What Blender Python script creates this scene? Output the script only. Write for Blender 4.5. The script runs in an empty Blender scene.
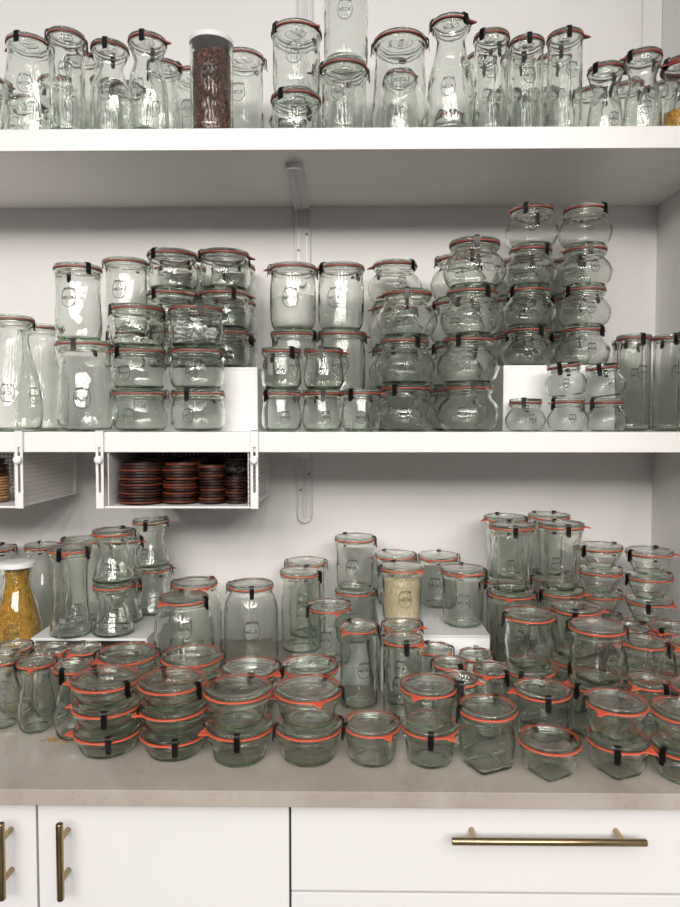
import bpy, math, random
from math import sin, cos, pi, radians, sqrt, atan2
from mathutils import Vector

random.seed(7)
SC = bpy.context.scene
COL = SC.collection
ZC = 1.395                      # camera height; counter top is 0.914

# ------------------------------------------------------------------ camera
F = 681.0
PITCH, YAW = radians(2.397), radians(0.72)
CAM = Vector((0, -1.5, ZC))
fwd = Vector((-sin(YAW) * cos(PITCH), cos(YAW) * cos(PITCH), -sin(PITCH)))
rgt = Vector((cos(YAW), sin(YAW), 0))
upv = rgt.cross(fwd)


def ray(px, py):
    return fwd + rgt * ((px - 340) / F) - upv * ((py - 453.5) / F)


def on_z(px, py, z):
    d = ray(px, py)
    return CAM + d * ((z - CAM.z) / d.z)


def on_y(px, py, y):
    d = ray(px, py)
    return CAM + d * ((y - CAM.y) / d.y)


def x_at(px, y, z):
    """world x whose point (x, y, z) shows at picture column px"""
    x = 0.0
    for _ in range(6):
        v = Vector((x, y, z)) - CAM
        p = 340 + F * v.dot(rgt) / v.dot(fwd)
        x += (px - p) * v.dot(fwd) / F
    return x


cam_data = bpy.data.cameras.new('camera')
cam = bpy.data.objects.new('camera', cam_data)
COL.objects.link(cam)
cam.location = CAM
cam.rotation_euler = (pi / 2 - PITCH, 0, YAW)
cam_data.sensor_fit = 'HORIZONTAL'
cam_data.sensor_width = 36
cam_data.lens = 36 * F / 680
cam_data.clip_start = 0.02
SC.camera = cam

# ------------------------------------------------------------------ materials
MATS = {}


def node_mat(name):
    m = bpy.data.materials.new(name)
    m.use_nodes = True
    nt = m.node_tree
    b = nt.nodes['Principled BSDF']
    MATS[name] = m
    return m, nt, b


def pmat(name, col, rough=0.5, metal=0.0, spec=0.5, noise=0.0, nscale=30, bump=0.0, bscale=200, **kw):
    m, nt, b = node_mat(name)
    b.inputs['Base Color'].default_value = (*col, 1)
    b.inputs['Roughness'].default_value = rough
    b.inputs['Metallic'].default_value = metal
    b.inputs['Specular IOR Level'].default_value = spec
    for k, v in kw.items():
        b.inputs[k].default_value = v
    tc = nt.nodes.new('ShaderNodeTexCoord')
    if noise:
        n = nt.nodes.new('ShaderNodeTexNoise')
        n.inputs['Scale'].default_value = nscale
        n.inputs['Detail'].default_value = 4
        r = nt.nodes.new('ShaderNodeMapRange')
        r.inputs['From Min'].default_value = .3
        r.inputs['From Max'].default_value = .7
        r.inputs['To Min'].default_value = 1 - noise
        r.inputs['To Max'].default_value = 1 + noise
        mx = nt.nodes.new('ShaderNodeVectorMath')
        mx.operation = 'SCALE'
        mx.inputs[0].default_value = col
        nt.links.new(tc.outputs['Object'], n.inputs['Vector'])
        nt.links.new(n.outputs['Fac'], r.inputs['Value'])
        nt.links.new(r.outputs['Result'], mx.inputs['Scale'])
        nt.links.new(mx.outputs['Vector'], b.inputs['Base Color'])
    if bump:
        n2 = nt.nodes.new('ShaderNodeTexNoise')
        n2.inputs['Scale'].default_value = bscale
        bp = nt.nodes.new('ShaderNodeBump')
        bp.inputs['Strength'].default_value = bump
        bp.inputs['Distance'].default_value = 0.002
        nt.links.new(tc.outputs['Object'], n2.inputs['Vector'])
        nt.links.new(n2.outputs['Fac'], bp.inputs['Height'])
        nt.links.new(bp.outputs['Normal'], b.inputs['Normal'])
    return m


def glass_mat(name, tint, absorb, dens, bump=0.06, bscale=38):
    m, nt, b = node_mat(name)
    nt.nodes.remove(b)
    out = nt.nodes['Material Output']
    g = nt.nodes.new('ShaderNodeBsdfGlass')
    g.inputs['Color'].default_value = (*tint, 1)
    g.inputs['Roughness'].default_value = 0.0
    g.inputs['IOR'].default_value = 1.47
    tc = nt.nodes.new('ShaderNodeTexCoord')
    n = nt.nodes.new('ShaderNodeTexNoise')
    n.inputs['Scale'].default_value = bscale
    n.inputs['Detail'].default_value = 1
    bp = nt.nodes.new('ShaderNodeBump')
    bp.inputs['Strength'].default_value = bump
    bp.inputs['Distance'].default_value = 0.01
    nt.links.new(tc.outputs['Object'], n.inputs['Vector'])
    nt.links.new(n.outputs['Fac'], bp.inputs['Height'])
    nt.links.new(bp.outputs['Normal'], g.inputs['Normal'])
    nt.links.new(g.outputs[0], out.inputs['Surface'])
    if dens:
        v = nt.nodes.new('ShaderNodeVolumeAbsorption')
        v.inputs['Color'].default_value = (*absorb, 1)
        v.inputs['Density'].default_value = dens
        nt.links.new(v.outputs[0], out.inputs['Volume'])
    return m


GLASS = glass_mat('green_tinted_glass', (.984, .988, .982), (.66, .78, .62), 38, bump=.19)
LIDGLASS = glass_mat('lid_glass', (.985, .990, .984), (.68, .78, .64), 14, bump=.08)
RUBBER_SHADE = pmat('orange_rubber_shaded', (.27, .043, .026), .42, noise=.1, nscale=60)  # same rubber as on the worktop, with shade on the shelves painted into the colour
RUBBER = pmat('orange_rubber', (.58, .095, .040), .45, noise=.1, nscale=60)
CLIPM = pmat('spring_steel', (.020, .019, .018), .28, metal=.85)
WALLM = pmat('wall_paint', (.80, .780, .765), .55, noise=.015, nscale=3, bump=.05, bscale=400)
SHELFM = pmat('white_laminate', (.86, .845, .82), .35, noise=.01, nscale=5)
CABM = pmat('cabinet_white', (.71, .70, .698), .3, noise=.01, nscale=4)
CARC = pmat('carcass_grey', (.35, .34, .33), .6, noise=.03)
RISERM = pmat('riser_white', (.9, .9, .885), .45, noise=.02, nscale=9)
RISER_SHADE = pmat('riser_white_shaded', (.70, .70, .69), .45, noise=.02, nscale=9)  # riser white greyed for worktop top boards: shade from the shelf above painted in
BINM = pmat('bin_white_metal', (.82, .81, .80), .4, noise=.02)
PLASTW = pmat('white_plastic', (.86, .86, .85), .35, noise=.01)
BRASS = pmat('brushed_bronze', (.36, .27, .15), .28, metal=1.0, noise=.08, nscale=90)
BRACK = pmat('bracket_white', (.72, .71, .70), .35, noise=.02)
SCREW = pmat('screw_steel', (.18, .17, .16), .35, metal=.8)
BEAN = pmat('roasted_bean', (.15, .048, .024), .38, noise=.35, nscale=120)
PASTA = pmat('golden_pasta', (.78, .45, .07), .5, noise=.2, nscale=90)
RICE = pmat('pale_rice', (.88, .74, .50), .5, noise=.12, nscale=150)
SUGAR = pmat('white_sugar', (.95, .93, .89), .8, noise=.04, nscale=160, bump=.5, bscale=900)
COTTON = pmat('white_cotton', (.93, .92, .90), .8, noise=.02)
RINGD = pmat('dark_red_rubber', (.024, .006, .004), .35, noise=.35, nscale=25)
RINGO = pmat('amber_rubber', (.105, .022, .008), .4, noise=.3, nscale=25)
RINGT = pmat('tan_rubber', (.50, .27, .12), .6, noise=.25, nscale=60, bump=.4, bscale=500)
FLOORM = pmat('floor_vinyl', (.055, .047, .04), .45, noise=.1, nscale=4)


def quartz():
    m, nt, b = node_mat('quartz')
    tc = nt.nodes.new('ShaderNodeTexCoord')
    n1 = nt.nodes.new('ShaderNodeTexNoise')
    n1.inputs['Scale'].default_value = 5
    n1.inputs['Detail'].default_value = 8
    n1.inputs['Distortion'].default_value = 1.5
    r1 = nt.nodes.new('ShaderNodeValToRGB')
    e = r1.color_ramp.elements
    e[0].position, e[0].color = .3, (.345, .300, .255, 1)
    e[1].position, e[1].color = .7, (.44, .40, .35, 1)
    n2 = nt.nodes.new('ShaderNodeTexNoise')
    n2.inputs['Scale'].default_value = 13
    n2.inputs['Detail'].default_value = 5
    n2.inputs['Distortion'].default_value = 2.2
    r2 = nt.nodes.new('ShaderNodeValToRGB')
    e = r2.color_ramp.elements
    e[0].position, e[0].color = .485, (1, 1, 1, 1)
    e[1].position, e[1].color = .515, (1, 1, 1, 1)
    k = r2.color_ramp.elements.new(.50)
    k.color = (.74, .71, .68, 1)
    mx = nt.nodes.new('ShaderNodeMix')
    mx.data_type = 'RGBA'
    mx.blend_type = 'MULTIPLY'
    mx.inputs['Factor'].default_value = .35
    for n in (n1, n2):
        nt.links.new(tc.outputs['Object'], n.inputs['Vector'])
    nt.links.new(n1.outputs['Fac'], r1.inputs['Fac'])
    nt.links.new(n2.outputs['Fac'], r2.inputs['Fac'])
    nt.links.new(r1.outputs['Color'], mx.inputs['A'])
    nt.links.new(r2.outputs['Color'], mx.inputs['B'])
    nt.links.new(mx.outputs['Result'], b.inputs['Base Color'])
    b.inputs['Roughness'].default_value = .16
    return m


QUARTZ = quartz()


def mesh_panel():
    """white sheet metal with a grid of punched dots"""
    m, nt, b = node_mat('perforated_metal')
    tc = nt.nodes.new('ShaderNodeTexCoord')
    v = nt.nodes.new('ShaderNodeTexVoronoi')
    v.inputs['Scale'].default_value = 120
    v.inputs['Randomness'].default_value = 0
    r = nt.nodes.new('ShaderNodeValToRGB')
    e = r.color_ramp.elements
    e[0].position, e[0].color = .30, (.20, .19, .19, 1)
    e[1].position, e[1].color = .36, (.74, .71, .70, 1)
    nt.links.new(tc.outputs['Object'], v.inputs['Vector'])
    nt.links.new(v.outputs['Distance'], r.inputs['Fac'])
    nt.links.new(r.outputs['Color'], b.inputs['Base Color'])
    b.inputs['Roughness'].default_value = .45
    return m


PERF = mesh_panel()

# ------------------------------------------------------------------ mesh helpers


class MB:
    def __init__(self):
        self.v, self.f = [], []

    def add(self, vs, fs):
        b = len(self.v)
        self.v += [tuple(p) for p in vs]
        self.f += [tuple(i + b for i in q) for q in fs]

    def box(self, x0, x1, y0, y1, z0, z1, bev=0.0):
        if bev <= 0:
            vs = [(x, y, z) for z in (z0, z1) for y in (y0, y1) for x in (x0, x1)]
            self.add(vs, [(0, 2, 3, 1), (4, 5, 7, 6), (0, 1, 5, 4), (2, 6, 7, 3), (0, 4, 6, 2), (1, 3, 7, 5)])
            return
        b = bev
        import bmesh
        bm = bmesh.new()
        bmesh.ops.create_cube(bm, size=1)
        for q in bm.verts:
            q.co = Vector(((x0 + x1) / 2 + q.co.x * (x1 - x0), (y0 + y1) / 2 + q.co.y * (y1 - y0), (z0 + z1) / 2 + q.co.z * (z1 - z0)))
        bmesh.ops.bevel(bm, geom=bm.edges[:], offset=b, segments=2, affect='EDGES', profile=.6)
        bm.verts.index_update()
        self.add([q.co for q in bm.verts], [[w.index for w in fc.verts] for fc in bm.faces])
        bm.free()

    def tube(self, pts, r, n=6, cap=True, closed=False):
        pts = [Vector(p) for p in pts]
        m = len(pts)
        rows = []
        up = Vector((0, 0, 1))
        for i, p in enumerate(pts):
            if closed:
                t = pts[(i + 1) % m] - pts[i - 1]
            else:
                t = pts[min(i + 1, m - 1)] - pts[max(i - 1, 0)]
            t.normalize()
            a = t.cross(up)
            if a.length < .1:
                a = t.cross(Vector((0, 1, 0)))
            a.normalize()
            b = a.cross(t)
            rr = r[i] if isinstance(r, (list, tuple)) else r
            rows.append([p + a * (rr * cos(2 * pi * k / n)) + b * (rr * sin(2 * pi * k / n)) for k in range(n)])
        vs = [q for row in rows for q in row]
        fs = []
        for i in range(m if closed else m - 1):
            j = (i + 1) % m
            for k in range(n):
                l = (k + 1) % n
                fs.append((i * n + k, i * n + l, j * n + l, j * n + k))
        if cap and not closed:
            fs.append(tuple(range(n))[::-1])
            fs.append(tuple((m - 1) * n + k for k in range(n)))
        self.add(vs, fs)

    def lathe(self, prof, n=48, mult=None, cap=True):
        """prof: list of (r, z); r == 0 ends make poles; mult(theta, z, k) scales r"""
        idx = []
        vs, fs = [], []
        for k, (r, z) in enumerate(prof):
            if r < 1e-7:
                idx.append([len(vs)])
                vs.append((0, 0, z))
            else:
                row = []
                for i in range(n):
                    th = 2 * pi * i / n
                    q = r * (mult(th, z) if mult else 1)
                    row.append(len(vs))
                    vs.append((q * cos(th), q * sin(th), z))
                idx.append(row)
        for a, b in zip(idx[:-1], idx[1:]):
            for i in range(n):
                j = (i + 1) % n
                if len(a) == 1 and len(b) == 1:
                    continue
                if len(a) == 1:
                    fs.append((a[0], b[j], b[i]))
                elif len(b) == 1:
                    fs.append((a[i], a[j], b[0]))
                else:
                    fs.append((a[i], a[j], b[j], b[i]))
        self.add(vs, fs)

    def mesh(self, name, mat, smooth=True, angle=None):
        me = bpy.data.meshes.new(name)
        me.from_pydata(self.v, [], self.f)
        me.materials.append(mat)
        if smooth:
            me.polygons.foreach_set('use_smooth', [True] * len(me.polygons))
            if angle:
                me.set_sharp_from_angle(angle=radians(angle))
        me.update()
        return me


def obj(name, me, parent=None, loc=None):
    o = bpy.data.objects.new(name, me)
    COL.objects.link(o)
    if parent is not None:
        o.parent = parent
    if loc is not None:
        o.location = loc
    return o


def tag(o, label, cat, group=None, kind=None):
    o['label'] = label
    o['category'] = cat
    if group:
        o['group'] = group
    if kind:
        o['kind'] = kind
    return o


def thing(name, label, cat, loc=(0, 0, 0), group=None):
    o = obj(name, None, None, loc)
    return tag(o, label, cat, group)


def struct(name, mb, mat, label=None, smooth=False):
    o = obj(name, mb.mesh(name, mat, smooth))
    o['kind'] = 'structure'
    if label:
        o['label'] = label
    return o


def one(fn, name, mat, parent=None, smooth=True, angle=35, loc=None):
    mb = MB()
    fn(mb)
    return obj(name, mb.mesh(name, mat, smooth, angle), parent, loc)


def catmull(P, sub=5):
    out = []
    m = len(P)
    for i in range(m - 1):
        p0 = P[max(i - 1, 0)]
        p1, p2 = P[i], P[i + 1]
        p3 = P[min(i + 2, m - 1)]
        for s in range(sub):
            t = s / sub
            q = []
            for a, b, c, d in zip(p0, p1, p2, p3):
                q.append(.5 * (2 * b + (c - a) * t + (2 * a - 5 * b + 4 * c - d) * t * t + (3 * b - a - 3 * c + d) * t ** 3))
            out.append(tuple(q))
    out.append(tuple(P[-1]))
    return out


# ------------------------------------------------------------------ room shell and joinery
XR = on_y(657.5, 207, 0).x            # the wall on the right
XL = -1.25
CT = ZC - 0.479                      # counter top
US_B, US_T = ZC + .473, ZC + .510   # upper shelf
MS_B, MS_T = ZC - .0478, ZC - .0122   # middle shelf
SD = -.309                           # shelf front
CF = -.629                           # counter front


def w1(m): m.box(XL - .6, XR + .12, 0, .12, 0, 2.75)
def w2(m): m.box(XR, XR + .12, -1.05, 0, 0, 2.75)
def fl(m): m.box(XL - .6, 2.2, -4.2, .12, -.06, 0)


for nm, fn, mt in (('wall_back', w1, WALLM), ('wall_right', w2, WALLM), ('floor', fl, FLOORM)):
    mb = MB()
    fn(mb)
    struct(nm, mb, mt)
# the boxed strip in the upper corner
xs = on_y(641, 60, 0).x
mb = MB()
mb.box(xs, XR - .0005, -.006, -.0002, US_T + .0005, 2.75, .001)
struct('trim_1', mb, WALLM)


def shelf(z0, z1, label):
    t = thing('wall_shelf', label, 'shelf', (0, 0, z0))
    one(lambda m: m.box(XL, XR - .001, SD + .004, -.0005, 0, z1 - z0), 'board', SHELFM, t, False)
    one(lambda m: m.box(XL, XR - .001, SD, SD + .0038, 0, z1 - z0, .0012), 'edge_band', SHELFM, t, False)
    return t


shelf(US_B, US_T, 'white upper wall shelf with the tall jars and the coffee beans on it')
shelf(MS_B, MS_T, 'white middle wall shelf with round stacked jars above two hanging bins')


def bracket(px, zshelf, horiz, drop, label):
    x = x_at(px, 0, zshelf - .1)
    t = thing('shelf_bracket', label, 'bracket', (x, 0, zshelf))
    w = .0165

    def leg(m):        # wall leg: a rounded strip with a raised rim and a groove
        n = 10
        arc = [(w * cos(a), -drop + w + w * sin(a)) for a in [pi + pi * i / n for i in range(n + 1)]]
        pts = [(-w, -.006)] + arc + [(w, -.006)]
        vs = [(p[0], -.0006, p[1]) for p in pts] + [(p[0], -.009, p[1]) for p in pts]
        k = len(pts)
        fs = [tuple(range(k, 2 * k)), tuple(range(k))[::-1]] + [(i, (i + 1) % k, k + (i + 1) % k, k + i) for i in range(k)]
        m.add(vs, fs)
        for q in (w - .002, .0035):
            ar = [(q * cos(a), -.0100, -drop + w + q * sin(a)) for a in [pi + pi * i / 10 for i in range(11)]]
            m.tube([(-q, -.0100, -.008)] + ar + [(q, -.0100, -.008)], .0022, 6)
    one(leg, 'wall_leg', BRACK, t)

    def arm(m):
        n = 10
        y1 = -horiz
        arc = [(w * cos(a), y1 + w + w * sin(a)) for a in [pi + pi * i / n for i in range(n + 1)]]
        pts = [(-w, -.006)] + arc + [(w, -.006)]
        vs = [(p[0], p[1], -.0006) for p in pts] + [(p[0], p[1], -.009) for p in pts]
        k = len(pts)
        fs = [tuple(range(k))[::-1][::-1], tuple(range(k, 2 * k))[::-1]] + [(i, (i + 1) % k, k + (i + 1) % k, k + i) for i in range(k)]
        m.add(vs, fs)
        for q in (w - .002, .0035):
            ar = [(q * cos(a), y1 + w + q * sin(a), -.0100) for a in [pi + pi * i / 10 for i in range(11)]]
            m.tube([(-q, -.008, -.0100)] + ar + [(q, -.008, -.0100)], .0022, 6)
    one(arm, 'shelf_arm', BRACK, t)
    for sx, zz in ((-.0088, -.095), (.0088, -.06)):
        if -zz < drop:
            sc = one(lambda m: m.lathe([(0, .0035), (.002, .003), (.0026, .0012), (.0026, 0), (0, 0)], 12), 'screw', SCREW, t)
            sc.location = (sx, -.0095, zz)
            sc.rotation_euler = (pi / 2, 0, 0)
    return t


bracket(303, US_B, .255, .175, 'white wall bracket under the upper shelf, behind the sugar jar')
bracket(305, MS_B, .255, .168, 'white rounded wall bracket under the middle shelf beside the ring bin')
one_t = bracket(305, ZC + 1.17, .255, .47, 'white wall bracket end hanging at the top edge of the photo')

# ------------------------------------------------------------------ base cabinets and worktop
ctop = one(lambda m: m.box(XL, XR - .001, CF, -.0005, CT - .0215, CT, .0012), 'worktop', QUARTZ, None, False)
tag(ctop, 'grey beige quartz worktop with faint veins under the lower jars', 'worktop')
DF = CF + .025                        # door front


def handle_mesh(length, cc, vert):
    mb = MB()
    h = length / 2

    def P(a, y): return (0, y, a) if vert else (a, y, 0)
    mb.tube([P(-h, -.027), P(-h + .001, -.027), P(h - .001, -.027), P(h, -.027)], [.0042, .0048, .0048, .0042], 16)
    for s in (-1, 1):
        mb.tube([P(s * cc / 2, -.0235), P(s * cc / 2, -.0006)], .0036, 12)
    return mb.mesh('handle', BRASS, True, 40)


CTB = CT - .023
xg1 = x_at(36.8, DF, ZC - .53)
xg2 = x_at(290, DF, ZC - .53)
zg = on_y(290, 891.5, DF).z
ZB = .10


def cabinet(x0, x1, label, doors, drawers):
    t = thing('base_cabinet', label, 'cabinet', (x0, DF, ZB))
    zt = CTB - ZB
    one(lambda m: m.box(.0012, x1 - x0 - .0012, .0195, -DF - .001, 0, zt), 'carcass', CARC, t, False)
    for a, b, hx in doors:
        d = one(lambda m: m.box(a - x0 + .0015, b - x0 - .0015, 0, .019, .002, zt - .003, .0012), 'door', CABM, t, False)
        hd = obj('handle', handle_mesh(.103, .056, True), d)
        hd.location = (hx - x0, 0, on_y(60, 862, DF - .027).z - ZB)
        hd['label'] = 'bronze bar handle'
    for a, b, hx in drawers:
        d = one(lambda m: m.box(.0015, x1 - x0 - .0015, 0, .019, a - ZB, b - ZB, .0012), 'drawer', CABM, t, False)
        hd = obj('handle', handle_mesh(.253, .193, False), d)
        hd.location = (hx - x0, 0, on_y(550, 842, DF - .027).z - ZB if b > zg else (a + b) / 2 + .05 - ZB)
        hd['label'] = 'bronze bar handle'
    return t


hxl = x_at(60, DF - .027, ZC - .57)
hxd = x_at(549, DF - .027, ZC - .55)
cabinet(XL, xg1, 'white base cabinet ending at the photo edge, its bronze handle cut off', [(XL, xg1 - .55, XL + .04), (xg1 - .55, xg1, x_at(1.5, DF - .027, ZC - .57))], [])
cabinet(xg1, xg2, 'white base cabinet with one wide door and a vertical bronze handle', [(xg1, xg2, hxl)], [])
cabinet(xg2, XR - .001, 'white drawer cabinet with a long horizontal bronze bar handle', [], [(zg + .0015, CTB - .003, hxd), (.45, zg - .0015, hxd), (ZB + .002, .447, hxd)])
mb = MB()
mb.box(XL, XR - .001, DF + .06, DF + .08, 0, ZB - .001)
struct('baseboard_front', mb, CARC)

# ------------------------------------------------------------------ the hanging bins


def bin_(pxl, pxr, label):
    zt = MS_T
    y0 = SD - .003
    zb = on_y(180, 508.5, y0).z
    xa = x_at(pxl, y0, ZC - .05)
    xb = x_at(pxr, y0, ZC - .05)
    t = thing('hanging_bin', label, 'bin', (xa, y0, zb))
    W, D, Hh = xb - xa, .27, MS_B - zb - .002

    def side(x):
        s = one(lambda m: m.box(x - .0008, x + .0008, .006, D, .004, Hh), 'side_panel', PERF, t, False)
        one(lambda m: m.box(x - .004, x + .004, D - .010, D + .001, .003, Hh, .001), 'side_rim', BINM, s, False)
    side(.012)
    side(W - .012)
    one(lambda m: m.box(.004, W - .004, .001, D, 0, .0035, .001), 'tray', BINM, t, False)
    one(lambda m: m.box(.0125, W - .0125, D - .002, D, .004, Hh), 'back_panel', PERF, t, False)
    for x in (0, W):
        Lh = zt - zb + .0035

        def strap(m):
            for a, b in ((-.0068, -.0022), (.0022, .0068)):
                m.box(x + a, x + b, -.0032, -.0004, .026, Lh - .03, .0006)
            m.box(x - .0068, x + .0068, -.0032, -.0004, Lh - .03, Lh, .0006)
            m.box(x - .0068, x + .0068, -.0042, -.0004, 0, .028, .0006)
            m.box(x - .0068, x + .0068, -.0032, .045, Lh - .0022, Lh, .0004)
        st = one(strap, 'strap', BINM, t, False)
        kn = one(lambda m: m.lathe([(0, .010), (.005, .0095), (.0072, .007), (.0075, .004), (.004, .002), (.0035, 0), (0, 0)], 20), 'knob', PLASTW, st)
        kn.location = (x, -.0034, Lh - .052)
        kn.rotation_euler = (pi / 2, 0, 0)
    return t, xa, xb, zb


b1, b1x0, b1x1, b1z = bin_(100, 254.5, 'white hanging bin full of dark red rubber rings under the middle shelf')
b2, b2x0, b2x1, b2z = bin_(-134, 19.5, 'white hanging bin with tan rubber rings, cut off by the photo edge')

# loose rubber rings lie in stacks: every ring is its own thing


def ring_mesh(R, w, h, mat, name='ring', tabs=True, n=40):
    mb = MB()
    prof = [(R - w, 0.0003), (R, 0), (R + .0003, h / 2), (R, h), (R - w, h - .0003), (R - w, .0003)]
    vs, fs = [], []
    for i in range(n):
        a = 2 * pi * i / n
        ext = 0.0
        if tabs:
            d = abs((a + pi) % (2 * pi) - pi)
            ext = max(0, 1 - d / .20) * .011
        for k, (r, z) in enumerate(prof[:-1]):
            out = k in (1, 2, 3)
            rr = r + (ext if out else 0)
            zz = z - (ext * .25 if out else 0)
            vs.append((rr * cos(a), rr * sin(a), zz))
    m = len(prof) - 1
    for i in range(n):
        j = (i + 1) % n
        for k in range(m):
            l = (k + 1) % m
            fs.append((i * m + k, j * m + k, j * m + l, i * m + l))
    mb.add(vs, fs)
    return mb.mesh(name, mat, True, 50)


loose = {c: ring_mesh(.046, .011, .0036, mt, 'rubber_ring') for c, mt in (('d', RINGD), ('o', RINGO), ('t', RINGT))}
ORD = ['first', 'second', 'third', 'fourth', 'fifth', 'sixth', 'seventh', 'eighth', 'ninth', 'tenth', 'eleventh', 'twelfth', 'thirteenth', 'fourteenth', 'fifteenth', 'sixteenth']
HUE = {'d': 'dark red', 'o': 'amber red', 't': 'tan'}


def ring_stack(x, y, z, n, cols, sx, where, group):
    for k in range(n):
        c = cols[k % len(cols)]
        o = obj('rubber_ring', loose[c])
        tag(o, '%s ring, %s from top of the %s' % (HUE[c], ORD[n - 1 - k], where), 'rubber ring', group)
        o.location = (x + random.uniform(-.003, .003), y + random.uniform(-.004, .004), z + .0034 + k * .0052)
        o.rotation_euler = (random.uniform(-.012, .012), random.uniform(-.012, .012), random.uniform(pi * .3, pi * .7))
        o.scale = (sx, sx, 1)


zz = b1z + .0037
for px, n, cols, sx, lb in ((142, 14, 'oddoddod', .85, 'widest stack in the full bin'),
                            (181, 14, 'oddodood', .68, 'second widest stack in the full bin'),
                            (212, 13, 'doddoddd', .52, 'narrow third stack in the full bin'),
                            (236, 9, 'dddodddd', .41, 'short stack beneath the clear bag')):
    y = SD + .045
    ring_stack(x_at(px, y, ZC - .09), y, zz, n, cols, sx, lb, 'rubber rings of the ' + lb)
for dx, lb in ((.066, 'shadowed rear stack behind the widest one'), (.143, 'shadowed middle rear stack in the full bin'), (.220, 'shadowed rear stack behind the clear bag')):
    ring_stack(b1x0 + dx, SD + .13, zz, 15, 'ddod', .8, lb, 'rings of the ' + lb)
zz = b2z + .0037
for px, n, cols, sx, lb in ((-15, 9, 'tttt', .9, 'stack in the bin cut by the photo edge'),):
    y = SD + .06
    ring_stack(x_at(px, y, ZC - .09), y, zz, n, cols, sx, lb, 'tan rubber rings')
    ring_stack(x_at(px - 2, y, ZC - .09), y, zz + n * .0052 + .001, 6, 'od', .86, 'amber pile on the tan stack', 'amber rings on the tan rings')
BAG = pmat('clear_film', (.95, .95, .95), .12, **{'Transmission Weight': 1.0, 'IOR': 1.15})


def bagfn(m):
    n, k = 28, 9
    prof = [(.014 + .007 * sin(pi * i / (k - 1)), .066 + .014 * i / (k - 1) * (1 if i < k - 1 else 1.1)) for i in range(k)]
    vs, fs = [], []
    for i, (r, z) in enumerate(prof):
        for j in range(n):
            a = 2 * pi * j / n
            q = r * (1 + .13 * sin(3 * a + i) + .09 * sin(7 * a + 2.3 * i))
            vs.append((q * cos(a), q * sin(a), z - .008 + .003 * sin(5 * a + i)))
    for i in range(k - 1):
        for j in range(n):
            l = (j + 1) % n
            fs.append((i * n + j, i * n + l, (i + 1) * n + l, (i + 1) * n + j))
    fs.append(tuple(range(n))[::-1])
    fs.append(tuple((k - 1) * n + j for j in range(n)))
    m.add(vs, fs)


yb = SD + .047
bag = one(bagfn, 'plastic_bag', BAG, None, True, None, (x_at(235, yb, ZC - .09), yb, b1z + .0045))
tag(bag, 'crumpled clear plastic bag lying on the last stack of rings', 'bag')

# ------------------------------------------------------------------ white risers
RIS = []


def riser(pxl, pxr, yf, yb, zb, h, label, th=.005, front=True):
    x0 = x_at(pxl, yf, zb + h)
    x1 = x_at(pxr, yf, zb + h)
    t = thing('display_riser', label, 'riser', (x0, yf, zb))
    W, D = x1 - x0, yb - yf
    one(lambda m: m.box(0, W, 0, D, h - th, h, .0006), 'top_board', RISERM if zb > CT + .1 else RISER_SHADE, t, False)
    if front:
        one(lambda m: m.box(.0003, W - .0003, .0003, th, .0003, h - th - .0002), 'front_board', RISERM, t, False)
    for x in (.0003, W - th - .0003):
        one(lambda m: m.box(x, x + th, th + .0002, D, .0003, h - th - .0002), 'end_board', RISERM, t, False)
    RIS.append((x0, x1, yf, yb, zb, zb + h))
    return zb + h


RA = riser(108, 257.5, -.208, -.004, MS_T, .1215, 'white riser box on the middle shelf carrying the round jars over the swabs')
RB = riser(266, 366, -.2165, -.125, MS_T, .066, 'low white riser behind the smallest jars on the middle shelf')
RC = riser(503.5, 616, -.208, -.004, MS_T, .1245, 'white riser box on the middle shelf under the tall columns of bulbous jars')
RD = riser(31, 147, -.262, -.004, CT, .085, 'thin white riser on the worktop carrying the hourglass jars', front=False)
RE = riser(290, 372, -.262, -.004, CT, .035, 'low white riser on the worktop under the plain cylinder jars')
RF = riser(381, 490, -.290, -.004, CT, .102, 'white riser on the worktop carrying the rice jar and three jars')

# ------------------------------------------------------------------ jar types


def squircle(n):
    nrm = 1.0
    return lambda th: nrm / ((abs(cos(th)) ** n + abs(sin(th)) ** n) ** (1 / n))


SQ = squircle(7)


def m_square(H, lo, hi):
    def f(th, z):
        w = min(1, max(0, (hi - z) / (hi - lo)))
        w = w * w * (3 - 2 * w)
        return 1 + w * (SQ(th) - 1)
    return f


def m_oct(lo, hi):
    def f(th, z):
        w = min(1, max(0, (hi - z) / (hi - lo)))
        a = (th + pi / 8) % (pi / 4) - pi / 8
        return 1 + w * (.965 / cos(a) - .98)
    return f


def m_flute(H, n, a, hi):
    def f(th, z):
        w = min(1, max(0, (hi - z) / (hi * .35)))
        return 1 - w * a * (1 - abs(cos(n * th / 2)))
    return f


T = {}


def jt(key, name, R, H, ctrl, mult=None, t=.0028, tb=.0055, ez=None, es=1.0, cat='jar', lid='glass'):
    T[key] = dict(name=name, R=R, H=H, ctrl=ctrl, mult=mult, t=t, tb=tb, ez=ez, es=es, cat=cat, lid=lid)


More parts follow.
